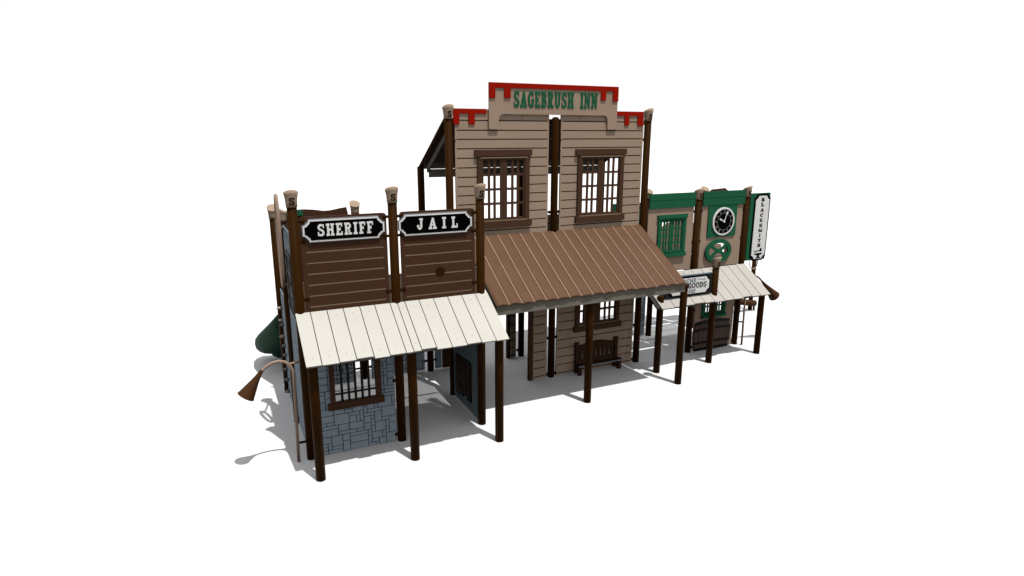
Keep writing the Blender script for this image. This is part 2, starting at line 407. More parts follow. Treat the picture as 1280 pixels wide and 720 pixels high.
for z in (.12, .9, 1.8): clamp(jail, .955, yI, z, 0, -1, .02); clamp(jail, .955, yI, z, 0, 1, .02)
# rear
p = MB()
top = [(1.03, 3.30), (1.05, 3.37), (1.25, 3.395), (1.45, 3.40), (1.62, 3.385), (1.80, 3.355), (1.92, 3.36), (2.08, 3.39), (2.20, 3.405), (2.22, 3.30)]
p.prism([(1.03, 1.85)] + top + [(2.22, 1.85)], 11.74, 11.77, 'brown'); p.build('wall_panel', jail)
p = MB(); p.prism([(1.12, 3.30), (1.14, 3.375), (1.24, 3.395), (1.36, 3.398), (1.42, 3.38), (1.44, 3.30)], 11.70, 11.735, 'green'); p.build('green_trim', jail)
p = MB(); stones(p, 1.55, 2.16, .02, 1.75, yB, None, 12); p.build('wall_panel', jail)
p = MB(); stones(p, 2.50, 3.580, .02, 1.75, yB, None, 13); p.build('wall_panel', jail)
for z in (.22, 1.1): clamp(jail, 3.70, yB, z, -1, 0, .03); clamp(jail, 3.70, yB, z, 1, 0, .03); clamp(jail, 2.375, 11.86, z, -1, 0, .1); clamp(jail, 2.375, 11.86, z, 1, 0, .06)
lattice(jail, xA+.03, xC-.03, yJ+.10, 11.66, 1.86)
xs = [.886, 1.093, 1.322, 1.550, 1.787, 2.005, 2.235, 2.345, 2.461, 2.681, 2.910, 3.141, 3.370, 3.598, 3.811]
roof_boards(jail, xs, 8.985, 2.268, 8.15, 1.752, 'cream', seed=4)
rb = MB(); rb.box(.92, 3.79, yJ-.115, yJ-.07, 2.10, 2.17, 'seam'); rb.box(.92, 3.79, yJP-.03, yJP+.03, 1.785, 1.832, 'seam'); rb.build('roof_beam', jail)

# ================================================================== INN
inn = empty('inn_building', (5.77, 10.6, 0), 'tall tan inn facade with two brown upper windows and brown ribbed porch roof', 'building')
post(inn, xC, yI, 5.19, True); post(inn, xR, yI, 5.19, True); post(inn, xM, yI, 4.985, dome=True)
post(inn, 5.782, yIP, 1.985, name='porch_post'); post(inn, 7.839, yIP, 1.985, name='porch_post')
post(inn, 3.69, 11.95, 4.09, z0=1.9); post(inn, 5.763, 11.735, 3.95); post(inn, xR, 11.95, 4.09, z0=1.9)
for x in (5.782, 7.839):
    c = MB(); c.tube([(x, yIP, 1.945), (x, yIP, 1.988)], .095, 'bench', 20); c.build('post_collar', inn)
L = [4.932-.1605*i for i in range(13)]
L = [4.932, 4.769, 4.618, 4.460, 4.300, 4.138, 3.977, 3.818, 3.660, 3.501, 3.342, 3.180, 3.022, 2.865, 2.71, 2.55]
wins = []
for (a, b, h) in ((3.825, 5.632, (4.310, 5.145, 3.215, 4.290)), (5.880, 7.715, (6.335, 7.190, 3.205, 4.285))):
    p = MB(); siding(p, a, b, 2.40, 5.118, [z for z in L if z > 2.45], yI-.012, 'tan', 'groove', h); p.build('wall_panel', inn)
    window(inn, h[0], h[1], h[2], h[3], yI-.014, 'brown2')
Ll = [.055+.1555*i+.004*(i % 2) for i in range(14)]
Ll = [.052, .228, .390, .565, .745, .940, 1.117, 1.290, 1.46, 1.63, 1.80, 1.97]
h = (6.370, 7.235, 1.01, 2.03)
p = MB(); siding(p, 5.880, 7.700, .010, 2.20, Ll, yI-.012, 'tan', 'groove', h); p.build('wall_panel', inn)
window(inn, *h, yI-.014, 'brown2')
p = MB(); siding(p, 5.345, 5.660, .010, 2.20, Ll, yI-.012, 'tan', 'groove'); o = p.build('wall_panel', inn)
p = MB(); p.box(5.268, 5.3445, yI-.045, yI+.045, .003, 2.2, 'brown'); p.build('door_jamb', inn)
for z in (.06, .82, 1.7, 3.29, 2.6, 4.6):
    clamp(inn, xM, yI, z, -1, 0, .02); clamp(inn, xM, yI, z, 1, 0, .02)
    if z > 2: clamp(inn, xC, yI, z, 1, 0, .02)
    clamp(inn, xR, yI, z, -1, 0, .01)
# rear lower panels seen through the doorway
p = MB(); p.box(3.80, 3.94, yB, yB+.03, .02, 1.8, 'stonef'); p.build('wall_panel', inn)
p = MB(); p.box(3.955, 4.45, yB-.02, yB+.03, .02, 1.8, 'bench'); p.build('wall_panel', inn)
p = MB(); siding(p, 5.47, 5.625, .010, 2.20, Ll, yB-.012, 'tan', 'groove', None, .01); p.build('wall_panel', inn)
p = MB(); p.box(5.41, 5.469, yB-.05, yB+.045, .003, 2.2, 'bench'); p.build('door_jamb', inn)
for z in (.14, 1.28): clamp(inn, 5.763, 11.735, z, -1, 0, .01)
p = MB(); siding(p, 7.30, 7.745, .010, 2.20, Ll, yB-.012, 'brown', 'groove', None, .01); p.build('wall_panel', inn)
# rear guard panels, upper rear roof
for a, b in ((3.83, 5.66), (5.87, 7.72)):
    p = MB(); siding(p, a, b, 2.35, 3.05, [2.55, 2.71, 2.865], yB, 'tan', 'groove'); p.build('rear_panel', inn)
d = MB(); d.box(xC+.05, xR-.05, yI+.05, 11.66, 2.26, 2.31, 'deck'); d.build('deck', inn)
r = MB(); yb_, zb_, yf_, zf_ = 10.46, 4.97, 12.03, 4.07
nx = 18; x0, x1 = 3.66, 7.86
prof = [(yb_, zb_), (yf_, zf_), (yf_, zf_-.03), (yb_, zb_-.03)]
r.prism(prof, x0, x1, 'brown', 'x'); ro = r.build('rear_roof', inn)
for xx in (3.80, 5.74, 7.70):
    r = MB(); r.prism([(yb_+.02, zb_-.034), (yf_-.12, zf_+.03), (yf_-.12, zf_-.09), (yb_+.02, zb_-.17)], xx, xx+.03, 'fascia', 'x'); r.build('rafter', ro)
r = MB(); r.box(3.835, 5.738, 11.88, 11.91, 3.885, 4.04, 'fascia'); r.box(5.772, 7.698, 11.88, 11.91, 3.885, 4.04, 'fascia'); r.build('fascia_board', ro)
# brown ribbed porch roof
r = MB(); yb_, zb_, yf_, zf_ = 10.372, 2.934, 8.865, 2.045
x0, x1 = 3.925, 7.745; pitch = .2265; n = 17; pitch = (x1-x0)/n
V = Vector((0, yf_-yb_, zf_-zb_)); U = V.normalized(); N = Vector((0, -U.z, U.y)); N = N if N.z > 0 else -N
def ribrow(i, k, K, j):
    t = k/K; h_ = .036*math.sin(math.pi*t**.75)*(.2+.8*j)
    p = Vector((x0+(i+t)*pitch, yb_, zb_)) + V*j + N*h_
    return p
K = 8
for i in range(n):
    e = random.uniform(-.008, .006)
    vs = []; 
    for j in (0, 1+e):
        for k in range(K+1): vs.append(ribrow(i, k, K, j))
    for j in (0, 1+e):
        for k in range(K+1): vs.append(Vector((x0+(i+k/K)*pitch, yb_, zb_)) + V*j - N*.018)
    q = K+1
    fs = [(k, k+1, q+k+1, q+k) for k in range(K)] + [(2*q+k, 3*q+k, 3*q+k+1, 2*q+k+1) for k in range(K)] + [(q+k, q+k+1, 3*q+k+1, 3*q+k) for k in range(K)] + [(k, 2*q+k, 2*q+k+1, k+1) for k in range(K)] + [(0, q, 3*q, 2*q), (K, 2*q+K, 3*q+K, q+K)]
    r.add(vs, fs, 'copper')
    a = Vector((x0+i*pitch, yb_, zb_)); w_ = .0055
    for pp in (a,):
        vs = [pp+Vector((-w_, 0, 0))-N*.004, pp+Vector((w_, 0, 0))-N*.004, pp+Vector((w_, 0, 0))+N*.012, pp+Vector((-w_, 0, 0))+N*.012]
        vs += [v+V*(.997) for v in vs]
        if i > 0: r.add(vs, [(0,1,2,3), (7,6,5,4), (0,4,5,1), (1,5,6,2), (2,6,7,3), (3,7,4,0)], 'copperl')
pr = r.build('porch_roof', inn)
r = MB(); r.box(x0+.005, x1-.01, yf_+.035, yf_+.065, 1.885, 2.036, 'fascia'); r.build('fascia_board', pr)
p0 = Vector((0, yb_, zb_))-N*.02; p1 = Vector((0, yf_+.06, zf_+.035))-N*.02
for xx in (x0+.02, x0+1.3, x0+2.5, x1-.05):
    r = MB(); r.prism([(p0.y, p0.z), (p1.y, p1.z), (p1.y, p1.z-.13), (p0.y, p0.z-.13)], xx, xx+.03, 'fascia', 'x'); r.build('rafter', pr)
# red side trims on the siding
def drips(mb, poly, y): mb.prism(poly, y, y+.019, 'red')
p = MB(); drips(p, [(3.795, 5.124), (3.795, 4.866), (3.905, 4.866), (3.905, 5.046), (4.072, 5.046), (4.072, 4.868), (4.185, 4.868), (4.185, 5.046), (4.404, 5.046), (4.404, 5.124)], yI-.032); p.build('red_trim', inn)
p = MB(); drips(p, [(7.024, 5.124), (7.024, 5.046), (7.261, 5.046), (7.261, 4.868), (7.362, 4.868), (7.362, 5.046), (7.560, 5.046), (7.560, 4.860), (7.690, 4.860), (7.690, 5.124)], yI-.032); p.build('red_trim', inn)

# inn name board
sg = empty('inn_sign', (5.71, 10.29, 4.785), 'stepped tan name board with green letters and red trim above the tall facade', 'sign')
y = yI-.048
class SB(MB):
    "coordinates measured 0.12 m in front of the wall, rescaled to the board's real depth"
    def prism(s, poly, y0, y1, m, ax='y'):
        k = y/(yI-.12); MB.prism(s, [(a*k, 4.75+(b-4.75)*k) for a, b in poly], y0, y1, m, ax)
p = SB()
p.prism([(4.408, 5.549), (4.408, 4.787), (4.590, 4.787), (4.594, 4.95)] + arc(4.68, 4.955, .08, .085, 180, 90, 6)[1:] + arc(6.73, 4.955, .08, .085, 90, 0, 6) + [(6.815, 4.787), (7.016, 4.787), (7.014, 5.549)], y, y+.022, 'tan'); p.build('board', sg)
p = MB(); p.box(5.1, 5.14, y+.0225, yI-.0125, 4.96, 5.02, 'tan'); p.box(6.3, 6.34, y+.0225, yI-.0125, 4.96, 5.02, 'tan'); p.build('bracket', sg)
p = SB()
p.prism([(4.404, 5.556), (4.404, 5.303), (4.521, 5.303), (4.521, 5.470), (4.689, 5.470), (4.689, 5.305), (4.810, 5.305), (4.810, 5.474), (6.640, 5.474), (6.640, 5.308), (6.748, 5.308), (6.748, 5.474), (6.900, 5.474), (6.900, 5.294), (7.018, 5.294), (7.018, 5.556)], y-.019, y-.0005, 'red'); p.build('red_trim', sg)
p = SB(); text(p, 'SAGEBRUSH', 4.872, 6.070, 5.157, 5.432, y, 'green', .10, .26, .17, .009); text(p, 'INN', 6.205, 6.572, 5.157, 5.436, y, 'green', .10, .26, .17, .009); p.build('lettering', sg)

# ---- framed plaques
def plaque_poly(x0, x1, z0, z1, c):
    a = []
    a += [(x0+c, z0)] + [(x1-c, z0)] + arc(x1+.0*c, z0+.0*c, c, c, 180, 90, 6)[1:-1] + [(x1, z0+c)]
    a += [(x1, z1-c)] + arc(x1, z1, c, c, 270, 180, 6)[1:-1] + [(x1-c, z1)]
    a += [(x0+c, z1)] + arc(x0, z1, c, c, 0, -90, 6)[1:-1] + [(x0, z1-c)]
    a += [(x0, z0+c)] + arc(x0, z0, c, c, 90, 0, 6)[1:-1]
    return a
def oct_poly(x0, x1, z0, z1, c):
    "corners cut with a short step and a concave notch"
    k = c*.35
    q = [(x0+c, z0), (x1-c, z0), (x1-c+k*.2, z0+k*.9), (x1-k*.9, z0+c-k*.2), (x1, z0+c), (x1, z1-c), (x1-k*.9, z1-c+k*.2), (x1-c+k*.2, z1-k*.9), (x1-c, z1), (x0+c, z1), (x0+c-k*.2, z1-k*.9), (x0+k*.9, z1-c+k*.2), (x0, z1-c), (x0, z0+c), (x0+k*.9, z0+c-k*.2), (x0+c-k*.2, z0+k*.9)]
    return q
def plaque(name, label, x0, x1, z0, z1, y, layers, c, txt):
    e = empty(name, ((x0+x1)/2, y, z0), label, 'sign')
    for i, (ins, m, nm) in enumerate(layers):
        mb = MB(); mb.prism(oct_poly(x0+ins, x1-ins, z0+ins, z1-ins, c-ins*.25), y-.010-.004*i, y+.018-.004*i, m); mb.build(nm, e)
    mb = MB(); txt(mb, y-.010-.004*(len(layers)-1)); mb.build('lettering', e)
    return e
lay = [(-.012, 'grey', 'board'), (0, 'white', 'border'), (.022, 'black', 'face')]
ysg = yJ-.031
plaque('sheriff_sign', 'black plaque with white border reading SHERIFF on the brown plank front', 1.078, 2.205, 3.262, 3.567, ysg, lay, .085,
       lambda mb, y: text(mb, 'SHERIFF', 1.272, 2.040, 3.335, 3.505, y, 'white', .19, .23, .16, .008))
plaque('jail_sign', 'black plaque with white border reading JAIL on the brown plank front', 2.425, 3.558, 3.262, 3.565, ysg, lay, .085,
       lambda mb, y: text(mb, 'JAIL', 2.690, 3.325, 3.337, 3.505, y, 'white', .62, .22, .16, .008))

# ---- bench under the inn window
bn = empty('wall_bench', (6.79, 10.3, 0), 'small dark slatted bench with arched back against the tan siding', 'bench')
yb0 = yI-.045
for a in (6.29, 7.225):
    p = MB(); p.box(a, a+.07, yb0-.035, yb0+.03, .003, .625, 'bench'); p.box(a-.008, a+.078, yb0-.04, yb0+.03, .6255, .645, 'bench'); p.build('leg', bn)
    p = MB(); p.box(a, a+.07, yb0-.18, yb0-.11, .003, .19, 'bench'); p.build('leg', bn)
p = MB(); n = 12
pts = [(6.361+(.863)*i/n, .55+.085*math.sin(math.pi*i/n)) for i in range(n+1)]
p.prism([(6.361, .46)] + pts + [(7.224, .46)], yb0-.02, yb0+.012, 'bench'); p.box(6.361, 7.224, yb0-.02, yb0+.012, .215, .275, 'bench'); p.build('backrest', bn)
for i in range(8):
    xx = 6.361+.863*(i+.5)/8; p = MB(); p.box(xx-.029, xx+.029, yb0-.016, yb0+.006, .275, .46, 'bench'); p.build('slat', bn)
p = MB(); p.box(6.27, 7.32, yb0-.19, yb0-.04, .192, .214, 'bench'); p.box(6.265, 7.325, yb0-.201, yb0-.1905, .190, .212, 'grey'); p.build('seat', bn)

# ================================================================== STORE
st = empty('store_building', (9.6, 10.6, 0), 'low tan store front with green header trim, green window and pale plank porch roof', 'building')
post(st, xS1, yI, 3.62, True); post(st, xS2, yI, 3.62, True)
post(st, 7.831, yQ, 1.60, name='porch_post'); post(st, 9.195, yQ, 2.30, True, name='porch_post'); post(st, 10.561, yQ, 1.42, name='porch_post')
post(st, 9.15, yB, 3.0); post(st, 10.585, yB, 3.50, True, '+y', letter=False); post(st, 9.19, 12.03, 3.47, True, '+y', z0=1.9, letter=False)
y = yI-.012
p = MB(); h = (8.265, 8.835, 2.33, 2.98)
for r_ in minus((7.945, 9.112, 1.90, 3.25), h): p.box(r_[0], r_[1], y, y+.03, r_[2], r_[3], 'tan')
p.build('wall_panel', st)
p = MB()
hz = (9.62, 10.06, 2.12, 2.44)
for r_ in minus((9.335, 10.48, 1.90, 3.25), hz): p.box(r_[0], r_[1], y, y+.03, r_[2], r_[3], 'tan')
p.build('wall_panel', st)
for a, b in ((7.945, 9.108), (9.325, 10.49)):
    p = MB(); siding(p, a, b, 3.235, 3.535, [3.395], y-.032, 'green', 'greend', None, .01, .008); p.build('header_trim', st)
window(st, 8.265, 8.835, 2.33, 2.98, y, 'green', 3, 4, .075, .08, .075, .02, 'greend', bar=.034, mull=.10)
p = MB(); h2 = (9.60, 10.12, .84, 1.42)
for r_ in minus((9.345, 10.468, .010, 1.80), h2): p.box(r_[0], r_[1], y, y+.03, r_[2], r_[3], 'tan')
p.build('wall_panel', st)
window(st, 9.60, 10.12, .84, 1.42, y, 'green', 3, 4, .06, .065, .075, .01, 'greend', bar=.028, mull=.08)
for z in (.10, .95, 2.485, 3.13):
    clamp(st, xS1, yI, z, 1, 0, .02); clamp(st, xS2, yI, z, -1, 0, .02)
    if z > 2: clamp(st, xS1, yI, z, -1, 0, .02)
for z in (3.25, 2.63, 2.02): clamp(st, xS2, yI, z, 1, 0, .0)
xs = [7.735, 8.05, 8.30, 8.555, 8.82, 9.075, 9.335, 9.59, 9.845, 10.09, 10.325, 10.600]
roof_boards(st, xs, 10.300, 1.905, 9.50, 1.388, 'pale', seed=9, under_x=.08)  # underlay widened past the left boards to block a sun strip on inn wall
rb = MB(); rb.box(7.82, 10.58, yI-.10, yI-.06, 1.75, 1.82, 'seam'); rb.box(7.82, 10.58, yQ-.03, yQ+.03, 1.420, 1.462, 'seam'); rb.build('roof_beam', st)
lattice(st, 9.05, 10.55, yI+.08, 11.66, 1.86); lattice(st, 8.95, 10.35, 11.75, 12.95, 1.86)
# rear panels
p = MB(); p.prism([(9.35, 1.9), (9.35, 2.60), (9.7, 2.75), (10.2, 2.72), (10.52, 2.5), (10.52, 1.9)], yB, yB+.03, 'tan'); p.build('rear_panel', st)
p = MB(); p.prism([(10.66, .9), (10.66, 1.98), (10.95, 2.10), (11.20, 2.08), (11.32, 1.80), (11.34, .9)], yB, yB+.03, 'tan'); p.build('rear_panel', st)
p = MB(); p.prism([(10.72, 2.2), (10.72, 3.36), (10.80, 3.42), (11.2, 3.44), (11.32, 3.36), (11.32, 2.2)], yB, yB+.03, 'brown2'); p.build('rear_panel', st)
p = MB(); stones(p, 8.86, 9.03, .02, 1.8, yB, None, 21); p.build('rear_panel', st)
p = MB(); p.box(7.95, 8.75, yB, yB+.03, 2.3, 3.2, 'green'); p.build('rear_panel', st)

# clock on its green board
ck = empty('wall_clock', (9.91, 10.36, 2.55), 'round black clock with white rim and hands on a green board', 'clock')
p = MB(); p.prism([(9.50, 2.58), (9.53, 2.548), (10.26, 2.548), (10.292, 2.58), (10.292, 3.23), (9.50, 3.23)], y-.024, y-.001, 'green'); p.build('backboard', ck)
cx, cz = 9.912, 2.885
def disc(mb, r, d0, d1, m, n=40): mb.prism([(cx+r*math.cos(2*math.pi*k/n), cz+r*math.sin(2*math.pi*k/n)) for k in range(n)], y+d0, y+d1, m)
p = MB(); disc(p, .302, -.050, -.025, 'white'); p.build('rim', ck)
p = MB(); disc(p, .262, -.0535, -.049, 'black'); p.build('face', ck)
p = MB()
n = 48
for k in range(n):
    a0, a1 = 2*math.pi*k/n, 2*math.pi*(k+1)/n
    p.prism([(cx+q*math.cos(a), cz+q*math.sin(a)) for q, a in ((.186, a0), (.186, a1), (.178, a1), (.178, a0))], y-.0555, y-.053, 'grey')
rom = [3, 1, 2, 3, 3, 2, 3, 4, 4, 3, 2, 3]
for k in range(12):
    th = math.pi/2-2*math.pi*k/12; c_, s_ = math.cos(th), math.sin(th)
    for q in range(rom[k]):
        o_ = (q-(rom[k]-1)/2)*.013
        P_ = lambda rr, w_: (cx+rr*c_+(o_+w_)*-s_, cz+rr*s_+(o_+w_)*c_)
        sl = .006 if (k in (0, 5, 6, 10, 11) and q > 0) else 0
        p.prism([P_(.200, -.003-sl), P_(.200, .003-sl), P_(.246, .003+sl), P_(.246, -.003+sl)], y-.0555, y-.053, 'loop')
p.build('numerals', ck)
for (dx, dz, nm) in ((-.128, .062, 'hour_hand'), (.088, .225, 'minute_hand')):
    p = MB(); L_ = math.hypot(dx, dz); ux, uz = dx/L_, dz/L_; px_, pz_ = -uz, ux
    W = [(-.03, .010), (.6, .009), (.66, .020), (.80, .024), (.92, .012), (1.0, .001)]
    pol = [(cx+ux*L_*a+px_*w_, cz+uz*L_*a+pz_*w_) for a, w_ in W] + [(cx+ux*L_*a-px_*w_, cz+uz*L_*a-pz_*w_) for a, w_ in reversed(W)]
    d_ = .059 if nm[0] == 'h' else .062
    p.prism(pol, y-d_, y-d_+.002, 'white'); p.build(nm, ck)
p = MB(); disc(p, .026, -.0645, -.054, 'white', 16); p.build('hub', ck)

# spoked wheel
wh = empty('spoked_wheel', (9.83, 10.3, 2.03), 'green four-spoked oval wheel mounted under the clock on the store front', 'wheel')
p = MB(); wx, wz = 9.830, 2.245; y0_ = y-.055; n = 48
for k in range(n):
    a0, a1 = 2*math.pi*k/n, 2*math.pi*(k+1)/n
    p.prism([(wx+rx*math.cos(a), wz+rz*math.sin(a)) for rx, rz, a in ((.365, .262, a0), (.365, .262, a1), (.268, .172, a1), (.268, .172, a0))], y0_, y0_+.03, 'green')
p.build('rim', wh)
for (ax_, az_) in ((-.21, .155), (.22, .15), (-.20, -.16), (.21, -.155)):
    q = MB(); pts = []
    for i in range(7):
        t_ = i/6; bx_ = ax_*(.12+.93*t_); bz_ = az_*(.12+.93*t_) + (.03 if az_ > 0 else -.03)*math.sin(math.pi*t_)*-1
        pts.append((bx_, bz_, .030+.016*t_**2))
    up = []; dn = []
    for i, (bx_, bz_, w_) in enumerate(pts):
        L_ = math.hypot(ax_, az_); nx_, nz_ = -az_/L_, ax_/L_
        up.append((wx+bx_+nx_*w_, wz+bz_+nz_*w_)); dn.append((wx+bx_-nx_*w_, wz+bz_-nz_*w_))
    q.prism(up+dn[::-1], y0_+.002, y0_+.028, 'green'); q.build('spoke', wh)
p = MB(); p.prism(arc(wx, wz, .062, .05, 0, 360, 20)[:-1], y0_-.004, y0_+.034, 'green'); p.build('hub', wh)
p = MB(); p.tube([(wx, y0_+.03, wz-.215), (wx, y, wz-.215)], .02, 'green'); p.tube([(wx, y0_+.03, wz+.22), (wx, y, wz+.22)], .02, 'green'); p.build('axle', wh)

# barrel panel
br = empty('barrel_front', (9.85, 10.32, 0), 'dark wooden barrel with black hoops against the wall under a green window', 'barrel')
def bprof(z):
    t_ = (z-.0)/.68; return .450+.068*math.sin(math.pi*min(1, max(0, t_)))
p = MB(); cxb = 9.850; nz_ = 10; ns = 9
for k in range(ns):
    u0, u1 = -1+2*k/ns, -1+2*(k+1)/ns; pol = []
    for i in range(nz_+1):
        z = .015+.64*i/nz_; pol.append((cxb+bprof(z)*u0+.003, z + (.05*(1-u0*u0) if i == nz_ else 0)))
    for i in range(nz_, -1, -1):
        z = .015+.64*i/nz_; pol.append((cxb+bprof(z)*u1-.003, z + (.05*(1-u1*u1) if i == nz_ else 0)))
    d_ = .02+.05*math.sqrt(max(0, 1-((u0+u1)/2)**2))
    p.prism(pol, y-.002-d_, y-.002, 'barrel')
p.build('body', br)
for z in (.625, .475, .185, .035):
    q = MB(); w_ = .027; n = 16; pol = []; 
    for i in range(n):
        u0, u1 = -1+2*i/n, -1+2*(i+1)/n; b_ = bprof(z)+.012
        f_ = lambda u: .045*(1-u*u)*(1 if z > .3 else .6)
        d0 = .030+.05*math.sqrt(max(0, 1-((u0+u1)/2)**2))
        q.prism([(cxb+b_*u0, z-w_+f_(u0)), (cxb+b_*u1, z-w_+f_(u1)), (cxb+b_*u1, z+w_+f_(u1)), (cxb+b_*u0, z+w_+f_(u0))], y-d0-.004, y-.003, 'steel')
    q.build('hoop', br)

# goods store sign between the porch posts
gs = empty('goods_sign', (8.5, 9.66, 1.57), 'white plaque with dark border reading ACME DRY GOODS STORE above the pale porch roof', 'sign')
yg = yQ-.03
p = MB(); p.box(7.925, 9.085, yg+.002, yg+.028, 1.53, 1.955, 'mortar'); p.box(7.92, 9.09, yg-.002, yg+.030, 1.956, 1.975, 'stonef'); p.build('board', gs)
p = MB(); p.prism(oct_poly(7.975, 9.035, 1.555, 1.938, .075), yg-.008, yg+.003, 'black'); p.build('border', gs)
p = MB(); p.prism(oct_poly(8.005, 9.005, 1.583, 1.910, .075), yg-.014, yg-.007, 'white'); p.build('face', gs)
p = MB()
text(p, 'ACME', 8.33, 8.66, 1.825, 1.895, yg-.014, 'stonef', .14, .2, .15, .003)
text(p, 'DRY', 8.10, 8.34, 1.70, 1.808, yg-.014, 'stonef', .14, .2, .15, .003)
text(p, 'GOODS', 8.46, 8.935, 1.695, 1.808, yg-.014, 'mortar', .1, .2, .13, .003)
text(p, 'STORE', 8.36, 8.66, 1.60, 1.672, yg-.014, 'stonef', .14, .2, .15, .003)
def swirl(x0, x1, z, s_):
    n = 10; up = []; dn = []
    for i in range(n+1):
        t_ = i/n; xx = x0+(x1-x0)*t_; zz = z+.012*math.sin(t_*6.3)*s_; up.append((xx, zz+.005+.006*t_)); dn.append((xx, zz-.003))
    for i in range(n): p.prism([dn[i], dn[i+1], up[i+1], up[i]], yg-.017, yg-.0135, 'stonef')
swirl(8.70, 8.90, 1.862, 1); swirl(8.30, 8.10, 1.862, 1)
p.build('lettering', gs)
for xx, s_ in ((7.91, 1), (9.10, -1)):
    p = MB(); p.tube([(xx, yg+.015, 1.93), (xx+.03*s_, yg+.015, 1.93)], .02, 'steel', 8); p.tube([(xx, yg+.015, 1.60), (xx+.03*s_, yg+.015, 1.60)], .02, 'steel', 8); p.build('bracket', gs)

# vertical blacksmith sign
bs_ = empty('blacksmith_sign', (10.98, 10.38, 1.93), 'tall vertical white plaque spelling BLACKSMITH over an anvil on a green board', 'sign')
p = MB(); p.box(10.685, 11.262, yI-.012, yI+.02, 1.945, 3.445, 'green'); p.build('board', bs_)
p = MB(); p.prism(oct_poly(10.790, 11.262, 1.930, 3.425, .085), yI-.026, yI-.013, 'black'); p.build('border', bs_)
p = MB(); p.prism(oct_poly(10.828, 11.226, 1.970, 3.385, .085), yI-.032, yI-.025, 'white'); p.build('face', bs_)
p = MB(); yy = yI-.032
for c_, z in zip('BLACKSMITH', (3.30, 3.19, 3.075, 2.96, 2.845, 2.73, 2.615, 2.50, 2.39, 2.28)):
    w_ = .095 if c_ != 'I' else .045
    if c_ == 'M': w_ = .115
    text(p, c_, 11.03-w_/2, 11.03+w_/2, z-.038, z+.038, yy, 'black', 0, .27, .19, .003)
p.build('lettering', bs_)
p = MB()
p.prism([(10.90, 2.130), (10.90, 2.150), (11.07, 2.168), (11.07, 2.150)], yy-.003, yy+.001, 'black'); p.prism([(11.07, 2.13), (11.07, 2.20), (11.12, 2.215), (11.13, 2.14)], yy-.0035, yy+.001, 'black')
p.prism([(10.92, 2.098), (10.90, 2.088), (10.98, 2.055), (11.005, 2.045), (11.005, 2.02), (10.965, 1.995), (10.955, 1.985), (11.115, 1.985), (11.105, 1.995), (11.065, 2.02), (11.065, 2.045), (11.14, 2.075), (11.15, 2.10)], yy-.003, yy+.001, 'black')
p.build('anvil_emblem', bs_)
# hanging triangle/loop below the sign
lp = MB(); a = arc(10.945, 1.86, .115, .12, 180, 360, 14)
lp.tube([(10.83, 10.38, 1.945)] + [(q[0], 10.38, q[1]) for q in a] + [(11.06, 10.38, 1.945)], .010, 'loop', 8)
lo = lp.build('chime_loop', origin=(10.945, 10.38, 1.74)); tag(lo, 'thin grey U-shaped bar hanging below the vertical plaque', 'chime bar')
lp = MB(); lp.tube([(10.925, 10.38, 1.74), (10.965, 10.38, 1.74)], .026, 'pipe', 10); lp.build('bead', lo)

# speaking tubes
def talk_tube(pole, arcp, neck, mouth, r, label, stub):
    e = empty('speaking_tube', (pole[0][0], pole[0][1], 0), label, 'speaking tube', 'speaking tubes at the two ends of the row')
    mb = MB(); mb.tube(pole+arcp, .0225, 'pipe', 12); mb.build('pipe', e)
    mb = MB(); a, b = Vector(neck), Vector(mouth); d = b-a
    prof = [(-.12, .024), (0, .030), (.10, .034), (.35, r*.46), (.70, r*.76), (.94, r*.97), (1.0, r*1.05)]
    mb.tube([a+d*t for t, _ in prof], [q for _, q in prof], 'funnel', 24, False)
    mb.tube([a+d*t for t in (.985, .93, .6, .2)], [r*1.0, r*.92, r*.62, .02], 'funnel', 24, False)
    mb.build('funnel', e)
    mb = MB(); mb.tube(stub[0], .018, 'pipe', 10); mb.build('bracket', e)
    mb = MB(); mb.tube(stub[1], .018, 'post', 10); mb.build('bracket', e)
    return e
Yt = 9.006
talk_tube([(.773, Yt, 0), (.785, Yt, .6), (.800, Yt, 1.2)], [(.803, Yt, 1.34), (.796, Yt, 1.43), (.765, Yt, 1.51), (.70, Yt, 1.575), (.615, Yt, 1.60), (.53, Yt, 1.587), (.45, Yt, 1.545), (.385, Yt, 1.49), (.345, Yt, 1.435)],
          (.365, Yt, 1.465), (.148, Yt, 1.150), .117, 'tan gooseneck tube with brown funnel outside the stone-walled jail corner',
          ([(.74, Yt, 1.535), (.84, Yt, 1.545), (.93, Yt, 1.545)], [(.80, Yt, .30), (.91, Yt, .30)]))
Yt = 10.26
talk_tube([(10.685, Yt, 0), (10.675, Yt, .6), (10.66, Yt, 1.2)], [(10.655, Yt, 1.36), (10.67, Yt, 1.45), (10.71, Yt, 1.53), (10.78, Yt, 1.59), (10.86, Yt, 1.61), (10.95, Yt, 1.595), (11.05, Yt, 1.53), (11.15, Yt, 1.44), (11.2, Yt, 1.395)],
          (11.17, Yt, 1.42), (11.565, Yt, 1.06), .122, 'tan gooseneck tube with brown funnel sticking out past the pale porch roof',
          ([(10.70, Yt, 1.52), (10.62, Yt, 1.53)], [(10.66, Yt, .55), (10.60, 10.33, .55)]))

# tan hoop on the side wall of the jail
hp = MB(); hy, hz_ = 9.80, 3.17
pts = [( .835, hy+.15*math.cos(R(a)), hz_+.68*math.sin(R(a))) for a in range(0, 361, 12)]
hp.tube(pts, .026, 'pipe', 10, False)
hq = tag(hp.build('tall_hoop', origin=(.835, hy, 2.3)), 'tall narrow tan hoop seen edge-on beside the jail side wall', 'hoop')
hb = MB(); hb.tube([(.835, hy, 2.51), (.93, hy, 2.51)], .018, 'pipe', 8); hb.tube([(.835, 9.94, 3.30), (.93, 10.33, 3.30)], .018, 'pipe', 8); hb.build('bracket', hq)

